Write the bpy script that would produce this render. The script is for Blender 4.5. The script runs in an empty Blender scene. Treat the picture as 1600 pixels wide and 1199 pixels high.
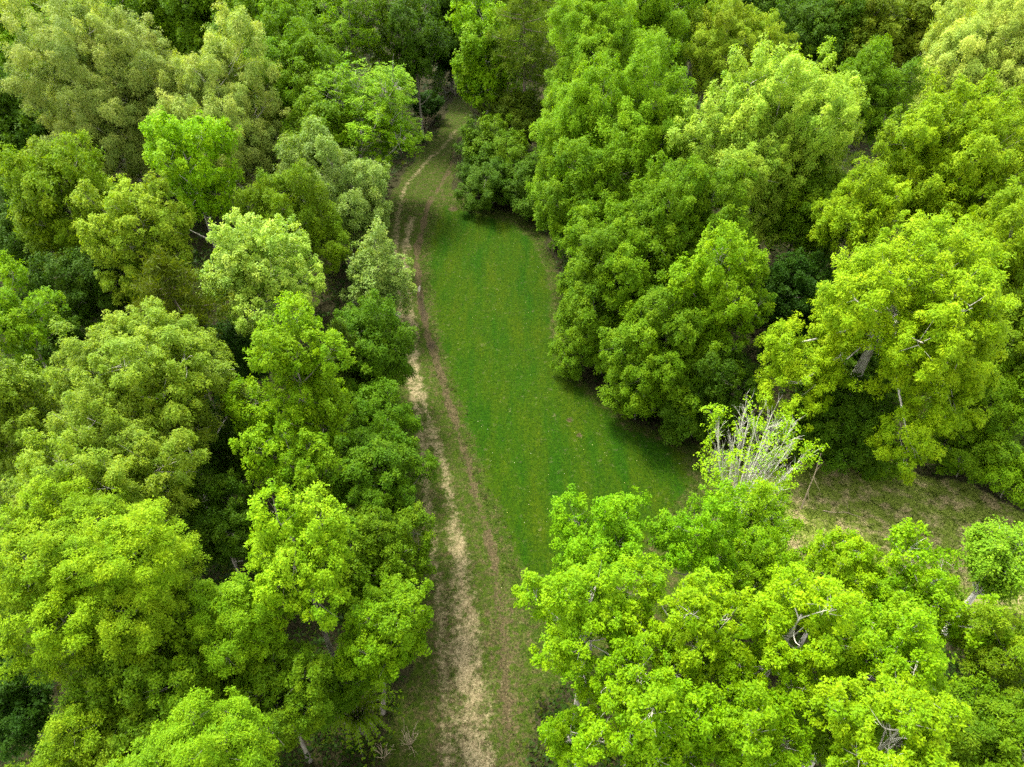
import bpy, math, random
import numpy as np
from mathutils import Matrix

# ------------------------------------------------------------------ camera, sky, sun, exposure
scene = bpy.context.scene
cam_data = bpy.data.cameras.new('camera')
cam = bpy.data.objects.new('camera', cam_data)
scene.collection.objects.link(cam)
scene.camera = cam
cam.location = (0, 0, 40)
cam.rotation_euler = (math.radians(90 - 42), 0, 0)
cam_data.sensor_width = 36
cam_data.lens = 24.95
cam_data.clip_start = 0.5
cam_data.clip_end = 3000

SUN_ELEV, SUN_AZ = math.radians(62), math.radians(-40)      # azimuth measured from +Y towards +X
world = bpy.data.worlds.new('World')
scene.world = world
world.use_nodes = True
wn = world.node_tree
wn.nodes.clear()
sky = wn.nodes.new('ShaderNodeTexSky')
sky.sky_type = 'NISHITA'
sky.sun_disc = False
sky.sun_elevation = SUN_ELEV
sky.sun_rotation = SUN_AZ
sky.dust_density = 3.0
hsv = wn.nodes.new('ShaderNodeHueSaturation')                # thin overcast: the sky is greyer than clear blue
hsv.inputs['Saturation'].default_value = 0.03
bg = wn.nodes.new('ShaderNodeBackground')
bg.inputs['Strength'].default_value = 0.12
wo = wn.nodes.new('ShaderNodeOutputWorld')
wn.links.new(sky.outputs[0], hsv.inputs['Color'])
wn.links.new(hsv.outputs[0], bg.inputs['Color'])
wn.links.new(bg.outputs[0], wo.inputs['Surface'])

sun_data = bpy.data.lights.new('sun', 'SUN')
sun_data.energy = 1.5
sun_data.angle = math.radians(14)
sun_data.color = (1.0, 0.94, 0.80)
sun = bpy.data.objects.new('sun', sun_data)
scene.collection.objects.link(sun)
sun.rotation_euler = (math.pi / 2 - SUN_ELEV, 0, math.pi - SUN_AZ)
sun.location = (0, 0, 80)

scene.view_settings.view_transform = 'Standard'
scene.view_settings.look = 'None'
scene.view_settings.gamma = 1.0
scene.view_settings.exposure = 2.85
scene.view_settings.use_curve_mapping = False
scene.cycles.max_bounces = 8
scene.cycles.diffuse_bounces = 4
scene.cycles.transmission_bounces = 4
scene.cycles.use_denoising = False

# ------------------------------------------------------------------ helpers
rng = np.random.default_rng(7)

def lin(c):
    c = np.array(c, float) / 255
    return np.where(c <= 0.04045, c / 12.92, ((c + 0.055) / 1.055) ** 2.4)

def mesh_from(name, verts, faces_flat, nper, mats=(), attrs=None, smooth=False):
    """verts (N,3), faces_flat (F*nper) -> mesh; attrs: {name: per-face float}"""
    verts = np.asarray(verts, np.float32)
    faces_flat = np.asarray(faces_flat, np.int32)
    nf = len(faces_flat) // nper
    me = bpy.data.meshes.new(name)
    me.vertices.add(len(verts))
    me.vertices.foreach_set('co', verts.ravel())
    me.loops.add(len(faces_flat))
    me.loops.foreach_set('vertex_index', faces_flat)
    me.polygons.add(nf)
    me.polygons.foreach_set('loop_start', np.arange(nf, dtype=np.int32) * nper)
    for m in mats:
        me.materials.append(m)
    if attrs:
        for k, (dom, v) in attrs.items():
            a = me.attributes.new(k, 'FLOAT', dom)
            a.data.foreach_set('value', np.asarray(v, np.float32))
    me.update(calc_edges=True)
    if smooth:
        me.polygons.foreach_set('use_smooth', np.ones(nf, bool))
    return me

def link(name, me, parent=None, loc=None, kind=None):
    o = bpy.data.objects.new(name, me)
    scene.collection.objects.link(o)
    if parent:
        o.parent = parent
    if loc is not None:
        o.location = loc
    if kind:
        o['kind'] = kind
    return o

def tag(o, label, cat, group=None, kind=None):
    o['label'] = label
    o['category'] = cat
    if group:
        o['group'] = group
    if kind:
        o['kind'] = kind
    return o

def norm(a):
    return a / np.maximum(np.linalg.norm(a, axis=-1, keepdims=True), 1e-9)

def tubes(P, R, K):
    """P (N,S,3) polylines, R (N,S) radii -> verts, quad faces"""
    P = np.asarray(P, float); R = np.asarray(R, float)
    N, S, _ = P.shape
    T = norm(np.gradient(P, axis=1))
    ref = np.where(np.abs(T[..., 2:3]) > 0.9, np.array([1.0, 0, 0]), np.array([0, 0, 1.0]))
    A = norm(np.cross(T, ref)); Bv = np.cross(T, A)
    ang = np.arange(K) * 2 * math.pi / K
    ring = A[:, :, None, :] * np.cos(ang)[None, None, :, None] + Bv[:, :, None, :] * np.sin(ang)[None, None, :, None]
    V = P[:, :, None, :] + ring * R[:, :, None, None]
    n, s, k = np.meshgrid(np.arange(N), np.arange(S - 1), np.arange(K), indexing='ij')
    k2 = (k + 1) % K
    b = n * S * K
    F = np.stack([b + s * K + k, b + s * K + k2, b + (s + 1) * K + k2, b + (s + 1) * K + k], -1)
    return V.reshape(-1, 3), F.reshape(-1)

def bezier(a, b, c, n):
    t = np.linspace(0, 1, n)[None, :, None]
    return (1 - t) ** 2 * a[:, None] + 2 * t * (1 - t) * b[:, None] + t ** 2 * c[:, None]

# ------------------------------------------------------------------ materials
def nodes_of(m):
    m.use_nodes = True
    nt = m.node_tree
    nt.nodes.clear()
    return nt, nt.nodes.new, nt.links.new

LEAF = {}
def leaf_mat(key):
    """leaf of one kind of tree: base colour varied leaf by leaf, some light passing through"""
    if key in LEAF:
        return LEAF[key]
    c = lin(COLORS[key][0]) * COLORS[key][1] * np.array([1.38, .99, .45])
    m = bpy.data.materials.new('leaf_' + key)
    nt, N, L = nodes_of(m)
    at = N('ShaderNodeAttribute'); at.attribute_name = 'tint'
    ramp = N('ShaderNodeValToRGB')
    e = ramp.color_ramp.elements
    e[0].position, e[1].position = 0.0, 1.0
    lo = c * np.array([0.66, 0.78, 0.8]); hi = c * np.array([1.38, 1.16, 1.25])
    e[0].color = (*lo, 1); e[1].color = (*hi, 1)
    mid = ramp.color_ramp.elements.new(0.5); mid.color = (*c, 1)
    L(at.outputs['Fac'], ramp.inputs[0])
    info = N('ShaderNodeObjectInfo')
    mr = N('ShaderNodeMapRange'); mr.inputs['To Min'].default_value = 0.88; mr.inputs['To Max'].default_value = 1.12
    L(info.outputs['Random'], mr.inputs['Value'])
    hs = N('ShaderNodeHueSaturation')
    L(ramp.outputs[0], hs.inputs['Color']); L(mr.outputs[0], hs.inputs['Value'])
    p = N('ShaderNodeBsdfPrincipled')
    p.inputs['Roughness'].default_value = 0.6
    p.inputs['Specular IOR Level'].default_value = COLORS[key][2] if len(COLORS[key]) > 2 else 0.1
    L(hs.outputs[0], p.inputs['Base Color'])
    tr = N('ShaderNodeBsdfTranslucent')
    mul = N('ShaderNodeMix'); mul.data_type = 'RGBA'; mul.blend_type = 'MULTIPLY'; mul.inputs['Factor'].default_value = 1.0
    mul.inputs['B'].default_value = (1.12, 1.15, 0.35, 1)
    L(hs.outputs[0], mul.inputs['A']); L(mul.outputs['Result'], tr.inputs['Color'])
    mx = N('ShaderNodeMixShader'); mx.inputs[0].default_value = 0.42
    L(p.outputs[0], mx.inputs[1]); L(tr.outputs[0], mx.inputs[2])
    out = N('ShaderNodeOutputMaterial'); L(mx.outputs[0], out.inputs['Surface'])
    LEAF[key] = m
    return m

# leaf colour (as seen lit), albedo factor, specular
G = 0.5
COLORS = {
    'yg': ((116, 184, 20), G), 'yg2': ((136, 206, 30), G), 'ygbig': ((126, 188, 22), G), 'yolive': ((112, 168, 22), G),
    'mid': ((98, 156, 16), G), 'mid2': ((100, 162, 14), G), 'mid3': ((100, 162, 12), G), 'midg': ((108, 152, 34), G),
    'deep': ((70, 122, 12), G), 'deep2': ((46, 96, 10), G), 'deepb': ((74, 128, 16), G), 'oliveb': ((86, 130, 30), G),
    'grey': ((136, 182, 106), .62, .2), 'lime': ((126, 200, 8), G), 'lime2': ((124, 196, 24), G), 'limeg': ((118, 186, 28), G),
    'silver': ((128, 184, 96), G, .3), 'olive': ((106, 162, 18), G), 'pyel': ((136, 192, 56), G), 'white': ((136, 194, 76), .62, .3),
    'pineo': ((84, 118, 26), G), 'pineg': ((96, 142, 54), G), 'pined': ((60, 96, 24), G),
    'emer': ((118, 184, 10), G), 'emer2': ((82, 142, 10), G), 'emer3': ((112, 180, 10), G), 'emer4': ((114, 192, 10), G),
    'oakg': ((122, 176, 28), G, .2), 'cream': ((148, 196, 104), .62, .2), 'pale': ((134, 192, 66), .62, .2),
    'yel': ((132, 192, 20), G), 'yelb': ((136, 198, 22), G), 'yelg': ((124, 192, 18), G),
    'fg': ((128, 194, 5), G), 'fg2': ((118, 188, 5), G), 'pale2': ((118, 188, 48), G), 'fern': ((104, 160, 20), .5),
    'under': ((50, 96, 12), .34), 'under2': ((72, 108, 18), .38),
}

def bark_mat(name, c0, c1, scale=6.0):
    m = bpy.data.materials.new(name)
    nt, N, L = nodes_of(m)
    tc = N('ShaderNodeTexCoord')
    mp = N('ShaderNodeMapping'); mp.inputs['Scale'].default_value = (1, 1, 0.3)
    nz = N('ShaderNodeTexNoise'); nz.inputs['Scale'].default_value = scale; nz.inputs['Detail'].default_value = 6; nz.inputs['Roughness'].default_value = 0.7
    L(tc.outputs['Object'], mp.inputs[0]); L(mp.outputs[0], nz.inputs['Vector'])
    r = N('ShaderNodeValToRGB'); r.color_ramp.elements[0].position = 0.35; r.color_ramp.elements[1].position = 0.65
    r.color_ramp.elements[0].color = (*c0, 1); r.color_ramp.elements[1].color = (*c1, 1)
    L(nz.outputs['Fac'], r.inputs[0])
    p = N('ShaderNodeBsdfPrincipled'); p.inputs['Roughness'].default_value = 0.9; p.inputs['Specular IOR Level'].default_value = 0.2
    L(r.outputs[0], p.inputs['Base Color'])
    bp = N('ShaderNodeBump'); bp.inputs['Strength'].default_value = 0.6; bp.inputs['Distance'].default_value = 0.03
    L(nz.outputs['Fac'], bp.inputs['Height']); L(bp.outputs[0], p.inputs['Normal'])
    out = N('ShaderNodeOutputMaterial'); L(p.outputs[0], out.inputs['Surface'])
    return m

BARK = {
    'grey': bark_mat('grey_bark', (.10, .09, .07), (.24, .22, .17)),
    'pale': bark_mat('pale_bark', (.24, .22, .17), (.56, .53, .45), 7),
    'pine': bark_mat('pine_bark', (.08, .06, .045), (.20, .16, .12)),
    'white': bark_mat('whitish_bark', (.38, .37, .29), (.64, .62, .53), 9),
    'dead': bark_mat('dead_wood', (.17, .13, .08), (.36, .30, .19), 9),
}

# ------------------------------------------------------------------ ground: masks and height from the lines of the place
CLEAR = np.array([(-7.52, 10.72), (-7.09, 16.88), (-6.25, 22.25), (-6.22, 25.84), (-7.19, 31.0), (-8.33, 37.1), (-10.24, 44.42), (-12.31, 51.43), (-14.84, 58.64), (-15.35, 67.16), (-15.37, 74.24), (-14.28, 82.36), (-12.64, 89.78), (-11.23, 94.9), (-10.33, 101.63), (-9.32, 110.41), (-5.71, 110.95), (-5.35, 101.63), (-7.02, 91.78), (-6.67, 79.8), (-2.99, 75.46), (2.19, 73.04), (4.29, 67.16), (5.39, 58.64), (5.05, 49.57), (7.01, 44.42), (9.71, 40.23), (13.91, 38.11), (18.99, 34.84), (22.72, 36.12), (28.68, 37.77), (30.39, 34.84), (33.74, 33.92), (36.23, 31.57), (45.27, 28.32), (40.12, 21.01), (27.73, 23.11), (19.67, 22.68), (11.8, 22.68), (7.64, 21.01), (4.06, 19.05), (1.49, 16.88), (1.44, 10.72)])
LAWN = np.array([(-9.2, 71.29), (-8.26, 76.08), (-4.45, 74.54), (0.0, 72.01), (3.13, 67.82), (4.62, 59.77), (4.57, 51.43), (5.0, 46.92), (7.4, 42.84), (10.12, 39.51), (13.72, 37.1), (13.47, 33.32), (10.95, 29.36), (6.08, 24.44), (1.72, 21.01), (0.61, 24.44), (-0.65, 28.32), (-1.72, 31.57), (-3.13, 35.79), (-4.52, 40.59), (-5.88, 45.24), (-7.32, 51.43), (-8.63, 58.64), (-9.42, 65.85)])
SAND = np.array([(-1.49, 10.45), (-1.79, 14.36), (-2.18, 16.43), (-2.57, 18.79), (-2.78, 20.89), (-3.19, 25.04), (-3.49, 26.66), (-3.98, 29.9), (-4.65, 33.32), (-5.49, 36.44), (-7.2, 41.85), (-8.19, 45.49), (-9.11, 51.72), (-10.34, 58.64), (-11.32, 64.57), (-11.4, 72.3)])
SAND2 = np.array([(-3.02, 10.45), (-3.38, 14.36), (-3.57, 15.75), (-4.02, 20.09), (-4.57, 24.31), (-5.17, 26.66), (-5.84, 31.0), (-6.49, 35.16), (-7.37, 39.87), (-8.52, 44.42), (-9.84, 51.43), (-11.29, 58.64), (-12.53, 66.76), (-12.97, 72.74), (-13.0, 80.13), (-11.71, 84.49), (-10.59, 88.41), (-9.16, 91.78), (-7.85, 97.07)])
BROWN = np.array([(0.31, 10.45), (0.0, 14.36), (-0.25, 16.43), (-0.5, 21.42), (-0.8, 23.99), (-1.13, 26.47), (-1.77, 29.9), (-2.39, 31.4), (-3.38, 35.99), (-4.39, 39.37), (-5.77, 44.42), (-6.98, 48.66), (-8.21, 53.38), (-9.2, 58.64), (-10.04, 64.57), (-9.93, 69.88), (-9.74, 75.77), (-8.45, 81.84), (-7.9, 85.59), (-7.48, 90.77)])

def smooth_line(p, n=5):
    """Catmull-Rom through the points"""
    q = np.vstack([2 * p[0] - p[1], p, 2 * p[-1] - p[-2]])
    out = []
    for i in range(1, len(q) - 2):
        for t in np.linspace(0, 1, n, endpoint=False):
            a, b, c, d = q[i - 1], q[i], q[i + 1], q[i + 2]
            out.append(.5 * (2 * b + (c - a) * t + (2 * a - 5 * b + 4 * c - d) * t * t + (3 * b - a - 3 * c + d) * t ** 3))
    out.append(p[-1])
    return np.array(out)

def seg_dist(pts, line, closed=False):
    d = np.full(len(pts), 1e9)
    n = len(line)
    for i in range(n if closed else n - 1):
        a, b = line[i], line[(i + 1) % n]
        ab = b - a
        t = np.clip(((pts - a) @ ab) / max(ab @ ab, 1e-9), 0, 1)
        d = np.minimum(d, np.linalg.norm(pts - a - t[:, None] * ab, axis=1))
    return d

def inside(pts, pg):
    r = np.zeros(len(pts), bool)
    x, y = pts[:, 0], pts[:, 1]
    for i in range(len(pg)):
        (x1, y1), (x2, y2) = pg[i], pg[i - 1]
        if y1 == y2:
            continue
        r ^= ((y1 > y) != (y2 > y)) & (x < (x2 - x1) * (y - y1) / (y2 - y1) + x1)
    return r

def sdist(pts, pg):
    d = seg_dist(pts, pg, True)
    return np.where(inside(pts, pg), d, -d)

def wob(x, y, f, ph):
    return (np.sin(x * f + ph) * np.cos(y * f * 1.13 + ph * 1.7) + .6 * np.sin(x * f * 2.3 + y * f * 1.9 + ph * 2.1) + .4 * np.cos(x * f * 4.1 - y * f * 3.3 + ph)) / 2

SANDL, SAND2L, BROWNL = smooth_line(SAND), smooth_line(SAND2), smooth_line(BROWN)

def sstep(a, b, x):
    t = np.clip((x - a) / (b - a), 0, 1)
    return t * t * (3 - 2 * t)

def masks(pts):
    x, y = pts[:, 0], pts[:, 1]
    w = wob(x, y, .9, 1.3)
    dc = sdist(pts, CLEAR) + .5 * w
    dl = sdist(pts, LAWN) + .35 * wob(x, y, 1.4, .4)
    ds, d2, db = seg_dist(pts, SANDL), seg_dist(pts, SAND2L), seg_dist(pts, BROWNL)
    near = sstep(34, 18, y)                                    # the sandy strip is widest where the track comes towards us
    sand = np.maximum((.50 + .13 * near + .12 * sstep(34, 48, y) + .20 * wob(x, y, .8, 4.0)) * sstep(.8 + 1.1 * near, .0, ds + .25 * w), (.54 - .08 * near + .10 * sstep(34, 48, y) - .22 * sstep(62, 78, y) + .2 * wob(x, y, .9, 1.0)) * sstep(.7, .0, d2 + .15 * w))
    brown = (.62 + .25 * sstep(36, 44, y) * sstep(80, 70, y) + .2 * wob(x, y, .7, 2.2)) * sstep(.66, .05, db + .2 * wob(x, y, 1.1, 3.1))
    brown = np.maximum(brown, .46 * sstep(34, 22, y) * sstep(2.4, .4, np.minimum(np.minimum(ds, d2), db)))
    wet = sstep(.4, .1, db) * sstep(3.5, 1.2, np.abs(y - 55.5))
    wet = np.maximum(wet, sstep(1.1, .2, np.hypot((x + 7.2) * 1.6, y - 49.5)))
    lawn = sstep(-1.1, 2.4, dl) * (.35 + .65 * sstep(.2, 2.6, dc + .6 * wob(x, y, 1.2, 5.0)))
    dry = sstep(14, 19, x + .3 * (y - 30)) * sstep(50, 44, y) * (1 - lawn)
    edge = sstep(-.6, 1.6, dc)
    rut = sstep(.5, .0, db) * .10 + sstep(.6, 0, np.minimum(ds, d2)) * .05
    z = .07 * edge + .06 * wob(x, y, .5, .7) * edge - rut * edge
    return dict(dc=dc, dl=dl, sand=sand, brown=brown, wet=wet, lawn=lawn, dry=dry, edge=edge, z=z, dtr=np.minimum(np.minimum(ds, d2), db))

def ground_mat():
    m = bpy.data.materials.new('clearing_ground')
    nt, N, L = nodes_of(m)
    def attr(n):
        a = N('ShaderNodeAttribute'); a.attribute_name = n
        return a.outputs['Fac']
    geo = N('ShaderNodeNewGeometry')
    def noise(s, d=4, r=.6, off=0.0):
        v = N('ShaderNodeVectorMath'); v.operation = 'ADD'; v.inputs[1].default_value = (off, off * .7, 0)
        L(geo.outputs['Position'], v.inputs[0])
        n = N('ShaderNodeTexNoise'); n.inputs['Scale'].default_value = s; n.inputs['Detail'].default_value = d; n.inputs['Roughness'].default_value = r
        L(v.outputs[0], n.inputs['Vector'])
        return n.outputs['Fac']
    def ramp(f, stops):
        r = N('ShaderNodeValToRGB')
        while len(r.color_ramp.elements) < len(stops):
            r.color_ramp.elements.new(.5)
        for e, (p, c) in zip(r.color_ramp.elements, stops):
            e.position = p; e.color = (*c, 1)
        L(f, r.inputs[0])
        return r.outputs[0]
    def mix(f, a, b):
        n = N('ShaderNodeMix'); n.data_type = 'RGBA'
        L(f, n.inputs['Factor']); L(a, n.inputs['A']); L(b, n.inputs['B'])
        return n.outputs['Result']
    def math_(op, a, b=None, clamp=False):
        n = N('ShaderNodeMath'); n.operation = op; n.use_clamp = clamp
        for i, q in enumerate((a, b)):
            if q is None: continue
            if isinstance(q, (int, float)): n.inputs[i].default_value = q
            else: L(q, n.inputs[i])
        return n.outputs[0]
    def breakup(mask, nz, gain, half=.12):
        """mask eaten by noise: (mask + (noise - .5) * gain), sharpened"""
        a = math_('MULTIPLY', math_('SUBTRACT', nz, .5), gain)
        s = math_('ADD', mask, a)
        mr = N('ShaderNodeMapRange'); mr.interpolation_type = 'SMOOTHSTEP'
        mr.inputs['From Min'].default_value = .5 - half; mr.inputs['From Max'].default_value = .5 + half
        L(s, mr.inputs['Value'])
        return mr.outputs[0]
    fine = noise(4.5, 7, .8); vfine = noise(8, 7, .85, 3.3); med = noise(1.9, 7, .78, 7.1); big = None
    mp = N('ShaderNodeMapping'); mp.inputs['Scale'].default_value = (.62, .11, 1); mp.inputs['Rotation'].default_value = (0, 0, math.radians(-6))
    L(geo.outputs['Position'], mp.inputs[0])
    bn = N('ShaderNodeTexNoise'); bn.inputs['Scale'].default_value = 1.0; bn.inputs['Detail'].default_value = 6; bn.inputs['Roughness'].default_value = .6
    L(mp.outputs[0], bn.inputs['Vector'])
    big = bn.outputs['Fac']                                      # long soft streaks the way the lawn was mown
    # lawn: deep green with yellower drifts
    lawn_c = mix(ramp(big, [(.36, (0, 0, 0)), (.74, (1, 1, 1))]),
                 ramp(fine, [(.36, (0.00502, 0.02183, 0.00024)), (.5, (0.00903, 0.03366, 0.00030)), (.64, (0.01506, 0.04730, 0.00041))]),
                 ramp(fine, [(.36, (0.01305, 0.02638, 0.00035)), (.5, (0.02409, 0.04094, 0.00047)), (.64, (0.04116, 0.05641, 0.00088))]))
    rough_c = mix(ramp(med, [(.47, (0, 0, 0)), (.62, (1, 1, 1))]),
                  ramp(vfine, [(.36, (0.009072, 0.01944, 0.001296)), (.5, (0.02074, 0.03888, 0.002592)), (.64, (0.04536, 0.0648, 0.00648))]),
                  ramp(vfine, [(.36, (0.01685, 0.01555, 0.005832)), (.5, (0.04018, 0.03499, 0.01296)), (.64, (0.0972, 0.07776, 0.03564))]))
    dry_c = mix(ramp(noise(.8, 6, .7, 9.0), [(.48, (0, 0, 0)), (.62, (1, 1, 1))]),
                ramp(vfine, [(.36, (0.039375, 0.061875, 0.006480)), (.5, (0.095625, 0.135000, 0.015120)), (.64, (0.202500, 0.225000, 0.048600))]),
                ramp(vfine, [(.36, (0.090000, 0.073125, 0.032400)), (.5, (0.202500, 0.168750, 0.075600)), (.64, (0.427500, 0.348750, 0.183600))]))
    brown_c = ramp(vfine, [(.36, (0.01544, 0.01123, 0.005616)), (.5, (0.04563, 0.0337, 0.01755)), (.64, (0.1053, 0.08073, 0.04212))])
    sand_c = ramp(vfine, [(.36, (0.06318, 0.04914, 0.02457)), (.5, (0.1474, 0.1193, 0.06318)), (.64, (0.2387, 0.2036, 0.1193))])
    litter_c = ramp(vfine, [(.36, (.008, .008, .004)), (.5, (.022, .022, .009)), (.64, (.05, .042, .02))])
    c = rough_c
    c = mix(breakup(attr('dry'), med, .9), c, dry_c)
    c = mix(breakup(attr('lawn'), fine, 1.5), c, lawn_c)
    c = mix(math_('MULTIPLY', breakup(attr('brown'), noise(3.1, 8, .8, 5.0), 1.9), .85), c, brown_c)
    c = mix(breakup(attr('sand'), noise(1.9, 9, .84, 11.0), 3.0, .34), c, sand_c)
    c = mix(breakup(attr('bare'), fine, 1.0), c, brown_c)
    wetf = attr('wet')
    dark = N('ShaderNodeMix'); dark.data_type = 'RGBA'; dark.blend_type = 'MULTIPLY'
    L(math_('MULTIPLY', wetf, .8), dark.inputs['Factor']); L(c, dark.inputs['A']); dark.inputs['B'].default_value = (.33, .28, .24, 1)
    c = dark.outputs['Result']
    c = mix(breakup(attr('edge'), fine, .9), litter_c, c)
    p = N('ShaderNodeBsdfPrincipled'); p.inputs['Specular IOR Level'].default_value = .04
    L(c, p.inputs['Base Color'])
    rr = N('ShaderNodeMapRange'); rr.inputs['To Min'].default_value = .95; rr.inputs['To Max'].default_value = .35
    L(wetf, rr.inputs['Value']); L(rr.outputs[0], p.inputs['Roughness'])
    bp = N('ShaderNodeBump'); bp.inputs['Strength'].default_value = .8; bp.inputs['Distance'].default_value = .06
    L(vfine, bp.inputs['Height']); L(bp.outputs[0], p.inputs['Normal'])
    out = N('ShaderNodeOutputMaterial'); L(p.outputs[0], out.inputs['Surface'])
    return m

GROUND = ground_mat()
BARE = [((4.59,40.01), .55), ((5.23,38.32), .5), ((-6.82,74.54), 1.1), ((29.75,34.22), .1)]

def build_ground():
    # forest floor: one sheet far past everything seen
    me = mesh_from('forest_floor', [(-900, -300, -.15), (900, -300, -.15), (900, 1500, -.15), (-900, 1500, -.15)], [0, 1, 2, 3], 4, [GROUND],
                   {k: ('POINT', [0] * 4) for k in ('sand', 'brown', 'wet', 'lawn', 'dry', 'edge', 'bare')})
    link('forest_floor', me, kind='structure')
    S = .22
    xs = np.arange(-16, 48, S); ys = np.arange(9, 112, S)
    X, Y = np.meshgrid(xs, ys)
    pts = np.stack([X.ravel(), Y.ravel()], 1)
    M = masks(pts)
    nx, ny = len(xs), len(ys)
    i, j = np.meshgrid(np.arange(nx - 1), np.arange(ny - 1))
    q = np.stack([j * nx + i, j * nx + i + 1, (j + 1) * nx + i + 1, (j + 1) * nx + i], -1).reshape(-1, 4)
    cen = pts[q].mean(1)
    dcq = M['dc'][q].mean(1)
    keep = dcq > -.9
    dlq, dtq, dry = M['dl'][q].mean(1), M['dtr'][q].mean(1), M['dry'][q].mean(1)
    region = np.where(dlq > 0, 0, np.where(dtq < 1.15, 1, np.where(dry > .5, 2, 3)))
    z = np.where(M['dc'] < -.6, -.2, M['z'])
    bare = np.zeros(len(pts))
    for (bx, by), r in BARE:
        bare = np.maximum(bare, .62 * sstep(r * 1.2, r * .2, np.hypot(pts[:, 0] - bx, (pts[:, 1] - by))))
    V = np.column_stack([pts, z])
    for r, nm in enumerate(('grass_lawn', 'dirt_track', 'dry_meadow', 'rough_grass_verge')):
        f = q[keep & (region == r)]
        u, inv = np.unique(f.ravel(), return_inverse=True)
        at = {k: ('POINT', M[k][u]) for k in ('sand', 'brown', 'wet', 'lawn', 'dry', 'edge')}
        at['bare'] = ('POINT', bare[u])
        me = mesh_from(nm, V[u], inv, 4, [GROUND], at, smooth=True)
        link(nm, me, kind='structure')

build_ground()

# ------------------------------------------------------------------ crowns
# kind: (leaf scale, width ratio, leaves per spray, spray radius in leaf lengths, droop, up bias, dome, cover, lobe size, hole share)
KIND = {
    'broad':   (1.00, .62, 16, 2.6, .12, .8, .30, 1.20, .38, .16),
    'fine':    (.82, .55, 20, 3.2, .05, .8, .25, 1.15, .36, .20),
    'maple':   (.98, .78, 14, 2.4, .12, .8, .35, 1.15, .33, .20),
    'rosette': (1.10, .50, 16, 2.4, .35, .8, .45, 1.20, .36, .16),
    'tassel':  (.95, .36, 24, 2.6, .40, .6, .55, 1.15, .36, .12),
    'airy':    (.95, .75, 14, 2.4, .05, 1.4, .12, .55, .34, .34),
    'sparse':  (1.00, .70, 14, 2.5, .15, .9, .30, .70, .36, .34),
    'bush':    (.90, .60, 16, 2.8, .12, .7, .35, 1.25, .45, .10),
}

def leaves_mesh(c, n, L, W, nleaf, sr, droop, upb, dome, rg, spray_tint, tri=False):
    """c, n: spray centres and outward directions -> leaf quads (folded diamonds) set on small domes"""
    S = len(c)
    N = S * nleaf
    C = np.repeat(c, nleaf, 0); Nn = np.repeat(n, nleaf, 0)
    ref = np.where(np.abs(Nn[:, 2:3]) > .9, np.array([1.0, 0, 0]), np.array([0, 0, 1.0]))
    A = norm(np.cross(Nn, ref)); Bv = np.cross(Nn, A)
    ph = rg.uniform(0, 2 * math.pi, N); rr = np.sqrt(rg.uniform(0, 1, N)) * np.repeat(sr, nleaf)
    rad = A * np.cos(ph)[:, None] + Bv * np.sin(ph)[:, None]
    srr = np.repeat(sr, nleaf)
    pos = C + rad * rr[:, None] - Nn * (dome * rr * rr / srr)[:, None] + Nn * (rg.normal(0, .16, N) * srr)[:, None]
    ld = norm(rad * 1.0 + Nn * .25 + rg.normal(0, .45, (N, 3)) + np.array([0, 0, -1.0]) * droop)
    ln = norm(Nn * .6 + np.array([0, 0, upb]) + rg.normal(0, .42, (N, 3)))
    sd = norm(np.cross(ld, ln)); ln = np.cross(sd, ld)
    l = L * rg.uniform(.7, 1.25, N)[:, None]; w = l * W * .5
    p0 = pos - ld * l * .5; p2 = pos + ld * l * .5
    m = pos - ld * l * .05 + ln * l * .08
    if tri:
        v = np.stack([p0 + sd * w, p2, p0 - sd * w], 1).reshape(-1, 3)
    else:
        v = np.stack([p0, m + sd * w, p2, m - sd * w], 1).reshape(-1, 3)
    tint = np.clip(.5 + np.repeat(spray_tint, nleaf) * .22 + rg.normal(0, .17, N), 0, 1)
    return v, tint

def lobes_for(rg, rx, rz, lobe, n):
    """centres and radii of the limbs' leaf masses, spread over the crown"""
    k = np.arange(n)
    zz = 1 - (k + .5) / n * 1.62                                # from the top down to a little below the widest part
    th = k * 2.39996 + rg.uniform(0, 6.28)
    zz = np.clip(zz + rg.normal(0, .06, n), -.6, 1)
    s = np.sqrt(np.maximum(1 - zz * zz, 0)) * rg.uniform(.8, 1.1, n)
    d = np.stack([s * np.cos(th), s * np.sin(th), zz], 1)
    f = rg.uniform(.50, .98, n)[:, None]
    c = d * np.array([rx, rx, rz]) * f
    r = rx * lobe * rg.uniform(.52, 1.3, n)
    sq = rg.uniform(.86, 1.0); ro = rg.uniform(0, 3.14)             # no crown is round in plan
    u = np.array([math.cos(ro), math.sin(ro), 0])
    c = c + np.outer(c @ u, u) * (1 / sq - 1) - (1 - sq) * .6 * (c * np.array([1, 1, 0]) - np.outer(c @ u, u))
    c = np.vstack([c, [[0, 0, -.05 * rz]]]); r = np.append(r, rx * .52)
    return c, r

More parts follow.
